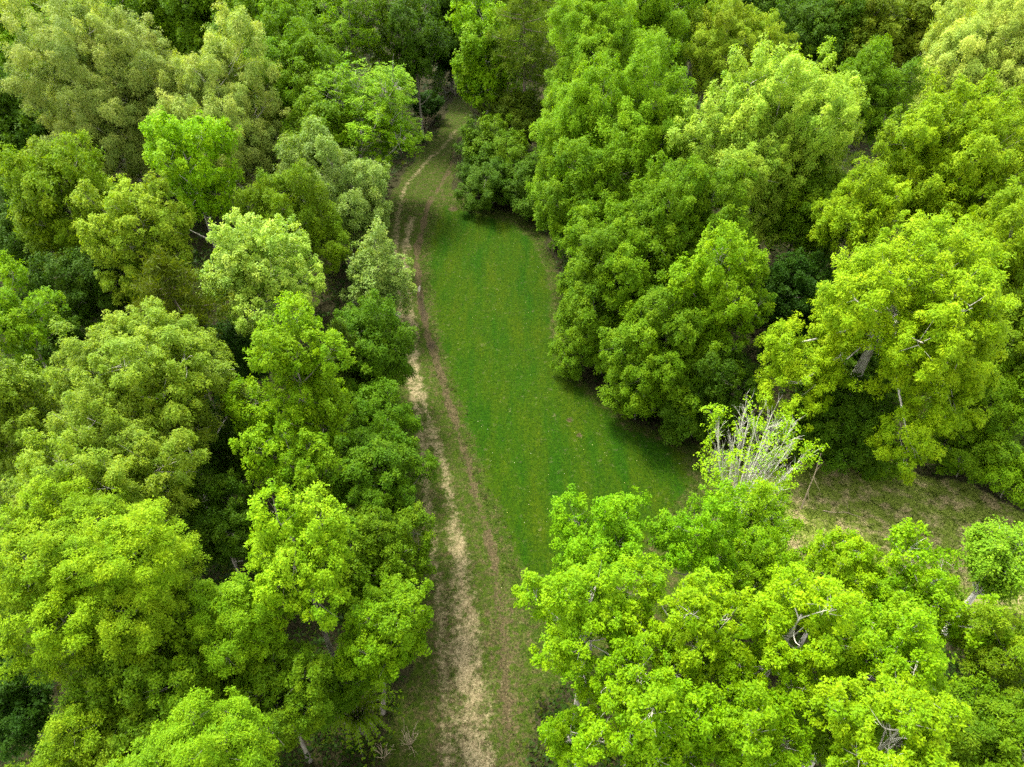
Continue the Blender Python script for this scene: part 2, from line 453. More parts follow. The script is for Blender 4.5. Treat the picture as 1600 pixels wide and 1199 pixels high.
def mass_sprays(rg, r, L, kind, vs):
    """one limb's leaf mass of radius r: clumps that point up and outward, each covered with leaf sprays"""
    ls, W, nl, srk, droop, upb, dome, cover, lobe, holes = KIND[kind]
    leaf_area = .5 * L * L * W
    m = int(np.clip(9.5 * (r / (L * 5.5)) ** 2, 16, 90))
    z = 1 - (np.arange(m) + .5) / m * 1.7
    t = np.arange(m) * 2.39996 + rg.uniform(0, 6.28)
    q = np.sqrt(1 - z * z)
    cd = norm(np.stack([q * np.cos(t), q * np.sin(t), z], 1) + rg.normal(0, .2, (m, 3)))
    cr = r * 1.30 / math.sqrt(m) * rg.uniform(.4, 1.55, m)
    cc = cd * (r * (rg.uniform(.58, 1.12, m) + np.where(rg.uniform(0, 1, m) < .22, rg.uniform(.1, .35, m), 0)))[:, None] * np.array([1, 1, vs])
    cs, ns, ts = [], [], []
    for a, d0, rr in zip(cc, cd, cr):
        n = int(4 * math.pi * rr * rr * .75 * cover * .92 / (leaf_area * nl)) + 2
        z = rg.uniform(-.7, 1, n); t = rg.uniform(0, 2 * math.pi, n)
        q = np.sqrt(1 - z * z)
        d = np.stack([q * np.cos(t), q * np.sin(t), z], 1)
        ax = norm(d0 * .55 + np.array([0, 0, .8]) + rg.normal(0, .25, 3))
        h = d @ ax
        # a shoot: drawn out along its axis, narrowing to the tip
        p = d - np.outer(h, ax)
        p = p * (1 - .38 * np.maximum(h, 0))[:, None] + np.outer(h * np.where(h > 0, 1.55, .8), ax)
        p = p + rg.normal(0, .2, (n, 3))
        cs.append(a + p * (rr * rg.uniform(.5, 1.1, n))[:, None]); ns.append(norm(d * .8 + d0 * .35 + ax * .25))
        ts.append(rg.normal(0, .6, n) + rg.normal(0, .7))
    return np.vstack(cs), np.vstack(ns), np.concatenate(ts)

CLUMPS = {}
def clump_mesh(kind, ratio, var):
    """shared leaf mass of radius 1 whose leaves are `ratio` long"""
    key = (kind, ratio, var)
    if key not in CLUMPS:
        rg = np.random.default_rng(abs(hash((len(kind), ord(kind[0]), int(ratio * 1000), var))) % 99991)
        K = KIND[kind]
        c, n, t = mass_sprays(rg, 1.0, ratio, kind, 1.15)
        n = norm(n + np.array([0, 0, .45]))
        if kind == 'airy':
            n = norm(n * .25 + np.array([0, 0, 1.0]))
        sr = ratio * K[3] * .85 * rg.uniform(.7, 1.25, len(c))
        v, tint = leaves_mesh(c, n, ratio, K[1], K[2], sr, K[4], K[5], K[6], rg, t, True)
        me = mesh_from('leaf_clump', v, np.arange(len(v)), 3, [leaf_mat('mid')], {'tint': ('FACE', tint)})
        count(me, 1)
        CLUMPS[key] = (me, c)
    return CLUMPS[key]

def crown_lobes(rg, rx, rz, kind, nlobe, extra=None, at=None):
    lc, lr = lobes_for(rg, rx, rz, KIND[kind][8], nlobe)
    if extra:                                                    # low outreaching limbs of this one tree
        e = np.array(extra)
        lc = np.vstack([e[:, :3] - np.array(at), lc]); lr = np.append(e[:, 3], lr)
    return lc, lr

def crown_sprays(rg, rx, rz, kind, L, lc, lr):
    cs, ns, ts, li = [], [], [], []
    vs = min(1.35, max(.75, rz / rx))
    for i, (c, r) in enumerate(zip(lc, lr)):
        a, b, d = mass_sprays(rg, r, L, kind, vs)
        cs.append(c + a); ns.append(b); ts.append(d); li.append(np.full(len(a), i))
    c = np.vstack(cs); n = np.vstack(ns); t = np.concatenate(ts); li = np.concatenate(li)
    ok = np.ones(len(c), bool)
    for j, (q, r) in enumerate(zip(lc, lr)):                     # what lies deep inside another leaf mass is left out
        ok &= ~((np.linalg.norm(c - q, axis=1) < r * .70) & (li != j))
    c, n, t, li = c[ok], n[ok], t[ok], li[ok]
    sr = L * KIND[kind][3] * .85 * rg.uniform(.7, 1.25, len(c))
    return c, norm(n + np.array([0, 0, .45])), t, li, sr

TRI = [0]
def count(me, per=2):
    TRI[0] += len(me.polygons) * per

def make_limbs(trunk, base, top, lc, r0, mat, rg, zc, lowest=.35):
    """each limb leaves the trunk below its leaf mass and rises into it"""
    H = top[2] - base[2]
    for c in lc[:-1]:
        hz = np.clip(c[2] - rg.uniform(.6, 1.1) * np.hypot(c[0] - top[0] * .5, c[1] - top[1] * .5), base[2] + H * lowest, top[2] - .3)
        f = (hz - base[2]) / H
        a = base + (top - base) * f
        b = (a + c) / 2 + np.array([0, 0, -.12 * np.linalg.norm(c - a)]) + rg.normal(0, .15, 3)
        pl = bezier(a[None], b[None], c[None], 6)
        r = r0 * (1 - f * .75) * .55
        v, fc = tubes(pl, np.linspace(r, r * .35, 6)[None], 5)
        me = mesh_from('limb', v, fc, 4, [mat], smooth=True)
        count(me)
        link('limb', me, trunk)

def make_tree(ix, x, y, zc, rx, rz, typ, col, name, label, opt):
    rg = np.random.default_rng(1000 + ix)
    dist = math.sqrt(x * x + y * y + (40 - zc) ** 2)
    leafL = .048 + .0018 * dist
    cat = {'broadleaf_tree': 'tree', 'oak_tree': 'oak tree', 'maple_tree': 'maple tree', 'pine_tree': 'pine tree', 'shrub': 'shrub', 'bush': 'bush',
           'sapling': 'sapling', 'twiggy_tree': 'tree'}[name]
    dx, dy = opt.get('dx', 0), opt.get('dy', 0)
    root = bpy.data.objects.new(name, None)
    scene.collection.objects.link(root)
    root.empty_display_size = .3
    root.location = (x + dx, y + dy, -.15)
    tag(root, label, cat)
    off = np.array([-dx, -dy, zc + .15])                         # crown centre in the tree's own space
    bark = BARK['pale' if opt.get('trunk') == 'lean' or name == 'oak_tree' else 'pine' if typ == 'pine' else 'grey']
    if typ in ('maple', 'airy') and col.startswith(('fg', 'lime', 'white')):
        bark = BARK['pale']
    if typ == 'pine':
        return make_pine(root, rg, off, rx, rz, col, leafL, bark, opt)
    if typ == 'twiggy':
        return make_twiggy(root, rg, off, rx, rz, col, leafL, opt.get('leafy', .14))
    if typ == 'fern':
        return make_fern(root, rg, off, rx, rz, col, leafL)
    nlobe = int(np.clip(9 + rx * 2.2, 11, 26))
    if typ == 'bush':
        nlobe = 10
    K = KIND[typ]
    lc, lr = crown_lobes(rg, rx, rz, typ, nlobe, opt.get('lobes'), (x, y, zc))
    L = leafL * K[0]
    if 'gap' in opt:                                              # a real gap in the leaves, where bare wood shows: this crown is its own mesh
        c, n, t, li, sr = crown_sprays(rg, rx, rz, typ, L, lc, lr)
        g = np.array(opt['gap'])
        w = c + np.array([x, y, zc]) - g[:3]
        u = g[3:6]
        al = w @ u
        k = (np.linalg.norm(w - al[:, None] * u, axis=1) > g[6] * rg.uniform(.8, 1.25, len(c))) | (al < -1.0)
        k &= c[:, 2] > .25 - off[2]
        c, n, t, li, sr = c[k], n[k], t[k], li[k], sr[k]
        v, tint = leaves_mesh(c, n, L, K[1], K[2], sr, K[4], K[5], K[6], rg, t, True)
        me = mesh_from('crown', v + off, np.arange(len(v)), 3, [leaf_mat(col)], {'tint': ('FACE', tint)})
        count(me, 1)
        link('crown', me, root, kind='stuff')
    else:
        crown = bpy.data.objects.new('crown', None)
        scene.collection.objects.link(crown)
        crown.parent = root; crown.location = off; crown.empty_display_size = .2
        mat = leaf_mat(col)
        vs = min(1.35, max(.75, rz / rx)) / 1.15
        cc, ll = [], []
        for i, (p, r) in enumerate(zip(lc, lr)):
            ratio = min((.045, .06, .08, .105, .14, .19), key=lambda q: abs(math.log(q * r / L)))
            if ratio * r > L * 1.25:
                ratio = max(.045, ratio * .8)
            me, pts = clump_mesh(typ, ratio, int(rg.integers(0, 3)))
            o = bpy.data.objects.new('leaf_clump', me)
            scene.collection.objects.link(o)
            o.parent = crown
            r2 = min(r, (p[2] + off[2]) * .8) if p[2] + off[2] > .4 else r * .5
            o.location = p
            lean = np.array([p[0] / rx, p[1] / rx]) * .35
            o.rotation_euler = (-lean[1] + rg.normal(0, .1), lean[0] + rg.normal(0, .1), 0)
            o.rotation_euler = (o.rotation_euler.to_matrix() @ Matrix.Rotation(rg.uniform(0, 6.28), 3, 'Z')).to_euler()
            o.scale = (r2 * rg.uniform(.9, 1.1), r2 * rg.uniform(.9, 1.1), r2 * vs * rg.uniform(.9, 1.15))
            o.material_slots[0].link = 'OBJECT'
            o.material_slots[0].material = mat
            o['kind'] = 'stuff'
            k = rg.choice(len(pts), 26)
            cc.append(p + pts[k] * r2); ll.append(np.full(26, i))
        c = np.vstack(cc); li = np.concatenate(ll)
        n = norm(c - lc[li])
    # trunk and limbs
    H = off[2] + rz * .55
    r0 = .011 * H + .012 * rx
    if opt.get('trunk') == 'lean':
        r0 *= 2.1
    base = np.array([0, 0, -.05]); top = off + np.array([0, 0, rz * .55])
    if typ == 'bush':
        r0 = .05
    s = np.linspace(0, 1, 9)[:, None]
    bend = np.array([rg.normal(0, .25), rg.normal(0, .25), 0]) * rx * .25
    if opt.get('trunk') == 'lean':
        bend = np.array([.1, .5, 0])
    pl = base + (top - base) * s + bend * (s * (1 - s) * 3) * (1 if opt.get('trunk') else 1)
    rr = r0 * (1 - .82 * s[:, 0]); rr[0] *= 1.5
    v, f = tubes(pl[None], rr[None], 8)
    me = mesh_from('trunk', v, f, 4, [bark], smooth=True)
    count(me)
    trunk = link('trunk', me, root)
    make_limbs(trunk, base, top, lc + off, r0, bark, rg, zc, .15 if typ == 'bush' else .78 if opt.get('trunk') == 'lean' else .3)
    k = c[:, 2] > .3 - off[2]
    c, li, n = c[k], li[k], n[k]
    # twigs from each limb's end out to its leaf sprays
    ntw = int(min(len(c), 165 if typ not in ('airy', 'sparse') else 420))
    pick = rg.choice(len(c), ntw, replace=False)
    a = lc[li[pick]] + off; e = c[pick] + off - n[pick] * .1
    back = norm(lc[li[pick]] * np.array([1, 1, .45]) + np.array([0, 0, .5]) * rx)
    a = a - back * (lr[li[pick]] * rg.uniform(-.35, .95, ntw))[:, None]
    a = a + (e - a) * rg.uniform(0, .2, (ntw, 1))
    mid = (a + e) / 2 + rg.normal(0, .12, (ntw, 3)) * rx * .25
    if 'gap' in opt:
        w = (mid + e) / 2 - off + np.array([x, y, zc]) - g[:3]
        k = np.linalg.norm(w - (w @ u)[:, None] * u, axis=1) > g[6] * 1.5
        k |= rg.uniform(0, 1, ntw) < .08
        a, mid, e = a[k], mid[k], e[k]
        ntw = len(a)
    r = .010 + .0026 * rx * rg.uniform(.5, 1, ntw)
    v, f = tubes(bezier(a, mid, e, 4), r[:, None] * np.array([1, .7, .45, .2]), 3)
    me = mesh_from('twigs', v, f, 4, [bark])
    count(me)
    link('twigs', me, root, kind='stuff')

def make_pine(root, rg, off, rx, rz, col, leafL, bark, opt):
    show = opt.get('trunk')
    H = off[2] + rz * .95
    r0 = .014 * H
    s = np.linspace(0, 1, 9)[:, None]
    pl = np.array([0, 0, -.05]) + (off + np.array([0, 0, rz * .95])) * s
    pl[:, :2] += rg.normal(0, .05, (9, 2))
    v, f = tubes(pl[None], (r0 * (1 - .85 * s[:, 0]))[None], 8)
    me = mesh_from('trunk', v, f, 4, [bark], smooth=True); count(me)
    trunk = link('trunk', me, root)
    cs, tw_a, tw_e = [], [], []
    nb = 46
    zlo = off[2] - rz
    for k in range(nb):
        f = (k + rg.uniform(0, 1)) / nb
        z = zlo + f * rz * 1.95
        prof = max(.22, math.sin(math.pi * min(1, .28 + .74 * f)) ** .8)
        ln = rx * prof * rg.uniform(.65, 1.1)
        th = k * 2.4 + rg.normal(0, .3)
        d = np.array([math.cos(th), math.sin(th), rg.uniform(-.05, .35)])
        a = np.array([off[0] * (z / H), off[1] * (z / H), z])
        e = a + d * ln
        pl = bezier(a[None], (a + e)[None] / 2 - np.array([0, 0, .1 * ln]), e[None], 5)
        r = .018 * ln + .012
        v, fc = tubes(pl, np.linspace(r, r * .3, 5)[None], 4)
        me = mesh_from('limb', v, fc, 4, [bark]); count(me)
        link('limb', me, trunk)
        m = max(4, int(ln * 5.0))
        u = rg.uniform(.3, 1.05, m)[:, None]
        p = a + (e - a) * u + rg.normal(0, .17, (m, 3)) * ln * np.array([1, 1, .5])
        cs.append(p)
    c = np.vstack(cs)
    nn = 24
    N = len(c) * nn
    dirs = norm(rg.normal(0, 1, (N, 3)) + np.array([0, 0, .75]))
    p0 = np.repeat(c, nn, 0) + dirs * .05 + rg.normal(0, .18, (N, 3))
    l = (.30 + .0022 * 60) * rg.uniform(.7, 1.2, N)[:, None]
    sd = norm(np.cross(dirs, rg.normal(0, 1, (N, 3)))) * (.022 + .02)
    v = np.stack([p0 + sd, p0 + dirs * l, p0 - sd], 1).reshape(-1, 3)
    tint = np.clip(.5 + np.repeat(rg.normal(0, .15, len(c)), nn) + rg.normal(0, .15, N), 0, 1)
    me = mesh_from('crown', v, np.arange(len(v)), 3, [leaf_mat(col)], {'tint': ('FACE', tint)}); count(me, 1)
    link('crown', me, root, kind='stuff')

def make_twiggy(root, rg, off, rx, rz, col, leafL, leafy=.14):
    """many upright whitish stems that fork again and again, leaves only at the tips"""
    bark = BARK['white']
    base = np.array([0, 0, -.05])
    fork = np.array([off[0] * .6, off[1] * .6, max(.8, off[2] - rz * .95)])
    pl = bezier(base[None], (base + fork)[None] / 2 + .1, fork[None], 6)
    v, f = tubes(pl, np.linspace(.19, .14, 6)[None], 8)
    me = mesh_from('trunk', v, f, 4, [bark], smooth=True); count(me)
    trunk = link('trunk', me, root)
    tops = []
    seg = []
    for k in range(17):
        th = k * 2.4; ff = math.sqrt((k + .3) / 17)
        e = off + np.array([math.cos(th) * rx * .75 * ff, math.sin(th) * rx * .75 * ff, rz * (.98 - .55 * ff * ff) + rg.normal(0, .15)])
        b = fork + (e - fork) * .45 + np.array([math.cos(th), math.sin(th), -.3]) * rx * .22 * ff
        pl = bezier(fork[None], b[None], e[None], 9)[0]
        v, fc = tubes(pl[None], np.linspace(.07, .013, 9)[None], 5)
        me = mesh_from('limb', v, fc, 4, [bark], smooth=True); count(me)
        link('limb', me, trunk)
        for j in range(26):
            u = rg.uniform(.22, .97); i0 = int(u * 8); a = pl[i0] + (pl[i0 + 1] - pl[i0]) * (u * 8 - i0)
            d = norm(norm(pl[i0 + 1] - pl[i0]) + rg.normal(0, .34, 3) + np.array([math.cos(th) * .3, math.sin(th) * .3, .45]))
            ln = rx * .42 * rg.uniform(.5, 1.2) * (1.15 - u * .5)
            seg.append((a, a + d * ln, .0115))
            for q in range(3):
                uu = rg.uniform(.3, .95); a2 = a + d * ln * uu
                d2 = norm(d + rg.normal(0, .42, 3) + np.array([0, 0, .4])); l2 = ln * rg.uniform(.3, .6)
                seg.append((a2, a2 + d2 * l2, .0075)); tops.append(a2 + d2 * l2)
            tops.append(a + d * ln)
    A = np.array([q[0] for q in seg]); E = np.array([q[1] for q in seg]); R = np.array([q[2] for q in seg])
    mid = (A + E) / 2 + rg.normal(0, .05, A.shape)
    v, f = tubes(bezier(A, mid, E, 4), R[:, None] * np.array([1, .8, .6, .35]), 3)
    me = mesh_from('twigs', v, f, 4, [bark]); count(me)
    link('twigs', me, root, kind='stuff')
    c = np.array(tops)
    # outside and lower down the twigs carry leaves, the middle of the top is still bare
    rel = (c - off) / np.array([rx, rx, rz])
    keep = (np.hypot(rel[:, 0], rel[:, 1]) + .45 * np.maximum(-rel[:, 2], 0) > .66) | (rg.uniform(0, 1, len(c)) < leafy)
    c = c[keep]
    ex = np.repeat(c, 3, 0) + rg.normal(0, .22, (len(c) * 3, 3))
    c = np.vstack([c, ex[rg.uniform(0, 1, len(ex)) < .55]])
    n = norm(norm(c - off) + np.array([0, 0, .5]) + rg.normal(0, .3, c.shape))
    v, tint = leaves_mesh(c, n, max(leafL, .15) * .8, .7, 11, np.full(len(c), .22), .2, .8, .4, rg, rg.normal(0, .8, len(c)))
    me = mesh_from('crown', v, np.arange(len(v)), 4, [leaf_mat(col)], {'tint': ('FACE', tint)}); count(me)
    link('crown', me, root, kind='stuff')

def make_fern(root, rg, off, rx, rz, col, leafL):
    """long arching sprays from one root, leaflets in two rows"""
    bark = BARK['grey']
    nb = 44
    base = np.array([0, 0, 0.0])
    pls = []
    for k in range(nb):
        th = k * 2.4 + rg.normal(0, .2)
        ln = rx * rg.uniform(.55, 1.1)
        e = base + np.array([math.cos(th) * ln, math.sin(th) * ln, off[2] * rg.uniform(.3, 1.2)]) + np.array([off[0], off[1], 0])
        m = base + np.array([math.cos(th) * ln * .25, math.sin(th) * ln * .25, off[2] * rg.uniform(1.3, 2.0)])
        pls.append(bezier(base[None], m[None], e[None], 18)[0])
    pls = np.array(pls)
    v, f = tubes(pls[:, ::3], np.full((nb, 6), .02) * np.linspace(1, .2, 6), 3)
    me = mesh_from('stems', v, f, 4, [bark]); count(me)
    link('stems', me, root)
    T = norm(np.gradient(pls, axis=1))
    quads, tint = [], []
    for k in range(nb):
        st = rg.normal(0, .12)
        for i in range(4, 18):
            t = T[k, i]; sd = norm(np.cross(t, [0, 0, 1.0]) + 1e-6); up = np.cross(sd, t)
            for s in (-1, 1):
                for q in range(3):
                    d = norm(sd * s * .8 + t * .8 + up * rg.uniform(-.1, .4) + rg.normal(0, .15, 3))
                    L = .20 * (1.2 - i / 30) * rg.uniform(.7, 1.2)
                    p = pls[k, i] + t * rg.uniform(-.08, .08)
                    w = norm(np.cross(d, up)) * L * .26
                    quads += [p, p + d * L * .5 + w, p + d * L, p + d * L * .5 - w]
                    tint.append(np.clip(.5 + st + rg.normal(0, .15), 0, 1))
    me = mesh_from('fronds', np.array(quads), np.arange(len(quads)), 4, [leaf_mat(col)], {'tint': ('FACE', tint)}); count(me)
    link('fronds', me, root, kind='stuff')

# x, y, crown centre height, crown radius, crown half height, crown kind, leaf colour, name, label, options
TREES = [
    (-57.42,85.54,11.5,5.52,7.18,'broad','yg','broadleaf_tree',"yellow-green tree crowded against the big grey-green oak, at the photo's far left corner",{}),
    (-65.72,110.04,11.3,6.30,8.19,'broad','mid','broadleaf_tree','mid green tree rising behind the yellow-green corner tree',{}),
    (-64.74,129.04,10.8,8.22,10.69,'broad','mid','broadleaf_tree','half-hidden green crown directly behind the topmost grey-green oak',{}),
    (-46.56,106.80,11.1,6.59,8.99,'broad','mid2','broadleaf_tree','clumpy mid green tree peeking over the grey-green oak, first of its dense row',{}),
    (-38.60,103.70,11.1,6.43,9.20,'broad','mid2','broadleaf_tree','clumpy mid green tree in the dense row, second from the grey-green oak',{}),
    (-41.11,129.04,10.6,8.22,11.76,'broad','mid','broadleaf_tree','rounded green crown cut by the top edge above the dense clumpy row',{}),
    (-29.47,91.41,11.2,6.20,8.87,'broad','mid2','broadleaf_tree','tall clumpy green tree sloping down behind the smaller grey-green oak',{}),
    (-23.66,80.17,10.4,4.94,7.71,'broad','mid2','broadleaf_tree','dense green tree filling the gap between grey-green oak and airy layered tree',{}),
    (-28.46,108.40,11.2,5.51,8.60,'broad','mid2','broadleaf_tree','green crown at the top edge beside the thin yellow-green tree',{}),
    (-20.03,95.23,13.0,3.85,6.15,'airy','yg','broadleaf_tree','thin yellow-green tree with a pale upright trunk showing through',{}),
    (-15.15,97.93,11.1,4.10,9.05,'sparse','mid','broadleaf_tree','tall narrow green tree with long bare grey trunk above the dark track entrance',{'trunk': 'show', 'gap': (-15.465, 107.844, 9, 0.137, -0.952, 0.274, 1.0)}),
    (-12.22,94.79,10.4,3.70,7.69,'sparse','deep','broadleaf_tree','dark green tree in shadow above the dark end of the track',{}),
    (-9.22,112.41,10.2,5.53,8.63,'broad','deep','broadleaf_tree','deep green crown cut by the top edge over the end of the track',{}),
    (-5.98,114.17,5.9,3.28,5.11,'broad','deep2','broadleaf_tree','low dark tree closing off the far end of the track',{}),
    (-42.11,75.44,10.8,8.56,10.57,'tassel','grey','oak_tree','largest grey-green oak with hanging pale tassels and a domed crown',{}),
    (-29.31,71.97,10.2,5.73,8.57,'tassel','grey','oak_tree','smaller grey-green oak beside the largest one, above the lime maple',{}),
    (-52.01,73.55,7.7,4.76,6.19,'broad','deep','broadleaf_tree','shaded deep green tree below the yellow-green corner tree',{}),
    (-15.32,74.14,10.0,5.15,5.15,'airy','lime2','broadleaf_tree','airy layered tree with open lime sprays overhanging the far bend of the track',{'dx': -3.0}),
    (-19.74,71.18,8.9,3.29,5.13,'broad','mid','broadleaf_tree','mid green tree tucked between the grey-green oak and the airy layered tree',{}),
    (-38.39,56.08,9.6,4.19,6.53,'broad','yolive','broadleaf_tree','pointed yellow-green tree standing below the largest grey-green oak',{}),
    (-27.34,56.79,11.9,3.26,5.51,'maple','lime','maple_tree','bright lime maple standing out against the grey-green oaks',{}),
    (-16.66,62.50,7.6,4.48,6.70,'fine','silver','broadleaf_tree','silvery green tree leaning over the track with pale leaf undersides',{}),
    (-19.13,54.56,8.9,3.61,5.16,'fine','olive','broadleaf_tree','rounded olive-green tree between the silvery tree and the white-tipped tree',{}),
    (-29.25,49.40,10.8,3.90,5.83,'maple','pyel','broadleaf_tree','pale yellow tree below the bright lime maple',{}),
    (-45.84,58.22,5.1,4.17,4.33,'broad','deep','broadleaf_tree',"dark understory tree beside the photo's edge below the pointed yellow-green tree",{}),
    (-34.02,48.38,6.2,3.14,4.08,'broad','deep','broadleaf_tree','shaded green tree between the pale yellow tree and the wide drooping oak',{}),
    (-18.29,43.90,11.0,4.08,5.03,'maple','white','broadleaf_tree','pale white-tipped tree with grey branches showing above the emerald poplar',{}),
    (-11.78,52.29,5.3,2.67,3.47,'sparse','silver','broadleaf_tree','thin silvery sapling overhanging the sandy ruts beside the puddle',{'dx': -2.2}),
    (-22.50,38.82,12.5,2.81,3.51,'pine','pineo','pine_tree','olive-brown pine among the broadleaved trees on the track side',{}),
    (-32.99,38.07,11.2,2.63,3.76,'maple','yg','broadleaf_tree',"bright green tree at the photo's edge level with the olive-brown pine",{}),
    (-21.96,40.61,5.2,2.86,3.72,'broad','deep2','broadleaf_tree','dark shaded tree in the gap between drooping oak and emerald poplar',{}),
    (-10.56,40.30,6.1,3.47,4.51,'broad','emer2','broadleaf_tree','dense rounded green tree beside the puddle on the track edge',{'dx': -1}),
    (-12.45,31.10,10.9,3.09,5.43,'maple','emer','broadleaf_tree','emerald green poplar with upright shoots, tallest beside the drooping oak',{}),
    (-21.03,30.26,11.8,5.05,5.58,'rosette','oakg','oak_tree','wide oak with drooping leaf rosettes and white bare twigs in its crown',{}),
    (-28.75,28.90,10.1,3.02,4.32,'rosette','oakg','broadleaf_tree',"leafy tree cut by the photo's edge beside the drooping oaks",{}),
    (-9.16,34.50,5.4,2.01,2.87,'broad','emer2','broadleaf_tree','small rounded green tree at the track edge between two larger ones',{}),
    (-11.90,38.23,8.0,1.80,2.70,'pine','pined','pine_tree','small dark green cedar wedged behind the emerald poplar',{}),
    (-20.35,23.52,12.0,3.91,4.58,'rosette','oakg','oak_tree','lower drooping oak, just below the wide one with white twigs',{}),
    (-12.14,26.61,9.4,2.30,2.99,'maple','yg','broadleaf_tree','yellow-green tree directly below the emerald poplar',{}),
    (-7.98,27.38,7.2,2.86,3.72,'broad','emer2','broadleaf_tree','broad green tree bulging toward the sandy strip along the middle of the track',{}),
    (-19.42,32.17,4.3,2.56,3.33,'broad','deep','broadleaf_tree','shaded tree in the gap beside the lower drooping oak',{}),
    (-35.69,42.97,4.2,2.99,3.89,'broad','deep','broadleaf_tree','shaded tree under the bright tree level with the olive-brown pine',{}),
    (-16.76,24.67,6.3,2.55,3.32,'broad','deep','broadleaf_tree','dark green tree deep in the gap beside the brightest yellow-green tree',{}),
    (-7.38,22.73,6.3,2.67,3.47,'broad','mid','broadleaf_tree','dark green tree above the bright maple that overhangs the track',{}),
    (-9.58,18.60,12.3,2.47,3.54,'maple','yg2','broadleaf_tree','brightest yellow-green tree on the track side, with dense upright top',{}),
    (-17.92,17.11,13.1,4.07,4.24,'fine','ygbig','broadleaf_tree','very large yellow-green tree sprawling with grey twigs in its middle',{}),
    (-12.06,16.18,11.6,1.72,2.01,'fine','yg','broadleaf_tree','small spreading yellow-green crown beside the very large sprawling tree',{}),
    (-6.03,17.08,8.4,2.35,2.75,'maple','emer3','maple_tree','bright green maple reaching over the track near the sandy ruts',{'dx': -1.2}),
    (-15.43,14.87,9.2,3.09,3.61,'broad','mid','broadleaf_tree','mid green tree in front of the very large sprawling tree',{}),
    (-10.78,14.65,7.4,2.39,2.95,'broad','mid','broadleaf_tree','shaded mid green tree between the bright maple and the front yellow-green crown',{}),
    (-11.08,9.66,13.5,2.11,2.46,'fine','yg','broadleaf_tree','yellow-green crown cut by the bottom edge on the track side',{}),
    (-23.31,14.21,6.6,1.77,2.07,'broad','deep2','broadleaf_tree',"dark shaded tree at the photo's edge below the very large sprawling tree",{}),
    (-17.03,10.91,9.5,2.03,2.38,'fine','yolive','broadleaf_tree','yellow-green crown beside the dark gap in the bottom corner',{}),
    (-8.95,16.18,4.6,1.60,1.87,'broad','emer2','broadleaf_tree','low green tree under the bright overhanging maple',{}),
    (-7.71,15.87,3.0,2.04,1.84,'fern','fern','shrub','feathery shrub with arching sprays below the bright maple',{'dx': -0.4}),
    (-11.91,100.47,2.0,2.17,1.95,'bush','deep2','bush','shaded bush beside the brown branch tangle at the track end',{}),
    (-8.87,111.12,5.9,3.40,5.30,'broad','deep2','broadleaf_tree','shadowed tree arching over the dark gap where the track disappears',{}),
    (-3.15,92.28,10.1,4.72,9.21,'maple','lime2','broadleaf_tree','bright lime tree growing behind the grey-green pine',{}),
    (1.48,88.18,15.0,4.60,5.29,'pine','pineg','pine_tree','tall grey-green pine with long bare trunk beside the end of the track',{'trunk': 'show'}),
    (6.91,98.88,15.0,4.72,5.43,'pine','pineg','pine_tree','grey-green pine at the top edge, farther back than the tall one',{'trunk': 'show'}),
    (1.53,127.35,10.0,6.13,9.57,'broad','mid','broadleaf_tree','green crown cut by the top edge between the two grey-green pines',{}),
    (-3.58,82.96,3.2,2.96,2.96,'bush','deepb','bush','dark bush at the bend of the track, lowest of the hedge-like row',{}),
    (0.40,87.14,4.5,4.31,4.31,'bush','oliveb','bush','olive-brown fine-leaved bush below the tall grey-green pine',{}),
    (-2.21,76.20,2.6,3.83,3.25,'bush','deepb','bush','low green bush at the head of the lawn',{}),
    (2.49,73.38,3.6,3.41,3.41,'bush','deepb','bush','dark green bush between the lawn head and the tall lime trees',{}),
    (-0.76,80.81,3.6,3.42,3.42,'bush','mid','bush','pale twiggy bush in the middle of the row at the track bend',{}),
    (9.47,81.31,12.1,5.75,8.98,'fine','limeg','broadleaf_tree','tall light green tree next to the grey-green pines',{}),
    (16.35,91.71,12.3,5.86,8.38,'fine','limeg','broadleaf_tree','light green feathery tree cut by the top edge, lawn side',{}),
    (28.79,118.92,10.9,7.68,9.98,'fine','mid','broadleaf_tree','shadowed green crown at the top edge behind the small yellow tree',{}),
    (5.82,67.28,9.5,4.13,7.25,'fine','limeg','broadleaf_tree','light green tree rising straight behind the dark bushes of the lawn head',{}),
    (12.89,66.06,12.4,5.28,7.54,'fine','limeg','broadleaf_tree','broad fine-leaved light green tree beside the pale spring oak',{}),
    (7.26,58.72,7.7,4.64,6.34,'broad','mid3','broadleaf_tree','fresh green tree overhanging the upper edge of the lawn',{'dx': 1}),
    (25.28,89.22,12.7,4.15,6.48,'tassel','pyel','broadleaf_tree','small golden-yellow tree in front of the shadowed top edge',{}),
    (30.31,90.18,12.1,2.76,4.31,'tassel','pyel','broadleaf_tree','narrow pale yellow tree beside the small golden one',{}),
    (38.22,114.71,9.5,5.66,7.36,'broad','deep','broadleaf_tree','dark tree in shade behind the pale spring oak',{}),
    (40.29,98.76,10.7,4.98,6.48,'broad','deep','broadleaf_tree','deep green tree at the dark gap along the top edge',{}),
    (45.05,97.93,11.8,5.08,5.94,'broad','midg','broadleaf_tree','muted grey-green tree along the top edge beside the dark gap',{}),
    (52.19,99.32,11.8,4.97,5.82,'broad','midg','broadleaf_tree','muted green tree between the dark gap and the pale corner oak',{}),
    (67.18,118.92,11.1,7.68,8.98,'broad','mid','broadleaf_tree','green crown behind the pale oak in the corner',{}),
    (50.67,126.91,11.0,8.11,9.48,'broad','mid','broadleaf_tree','green crown cut off at the top edge above the dark gap',{}),
    (50.91,79.26,12.1,6.88,8.94,'tassel','cream','oak_tree','pale cream-green oak in the far corner on the lawn side',{}),
    (36.96,74.53,11.7,3.71,6.27,'fine','mid3','broadleaf_tree','pointed green tree between the pale spring oak and the yellow trees',{}),
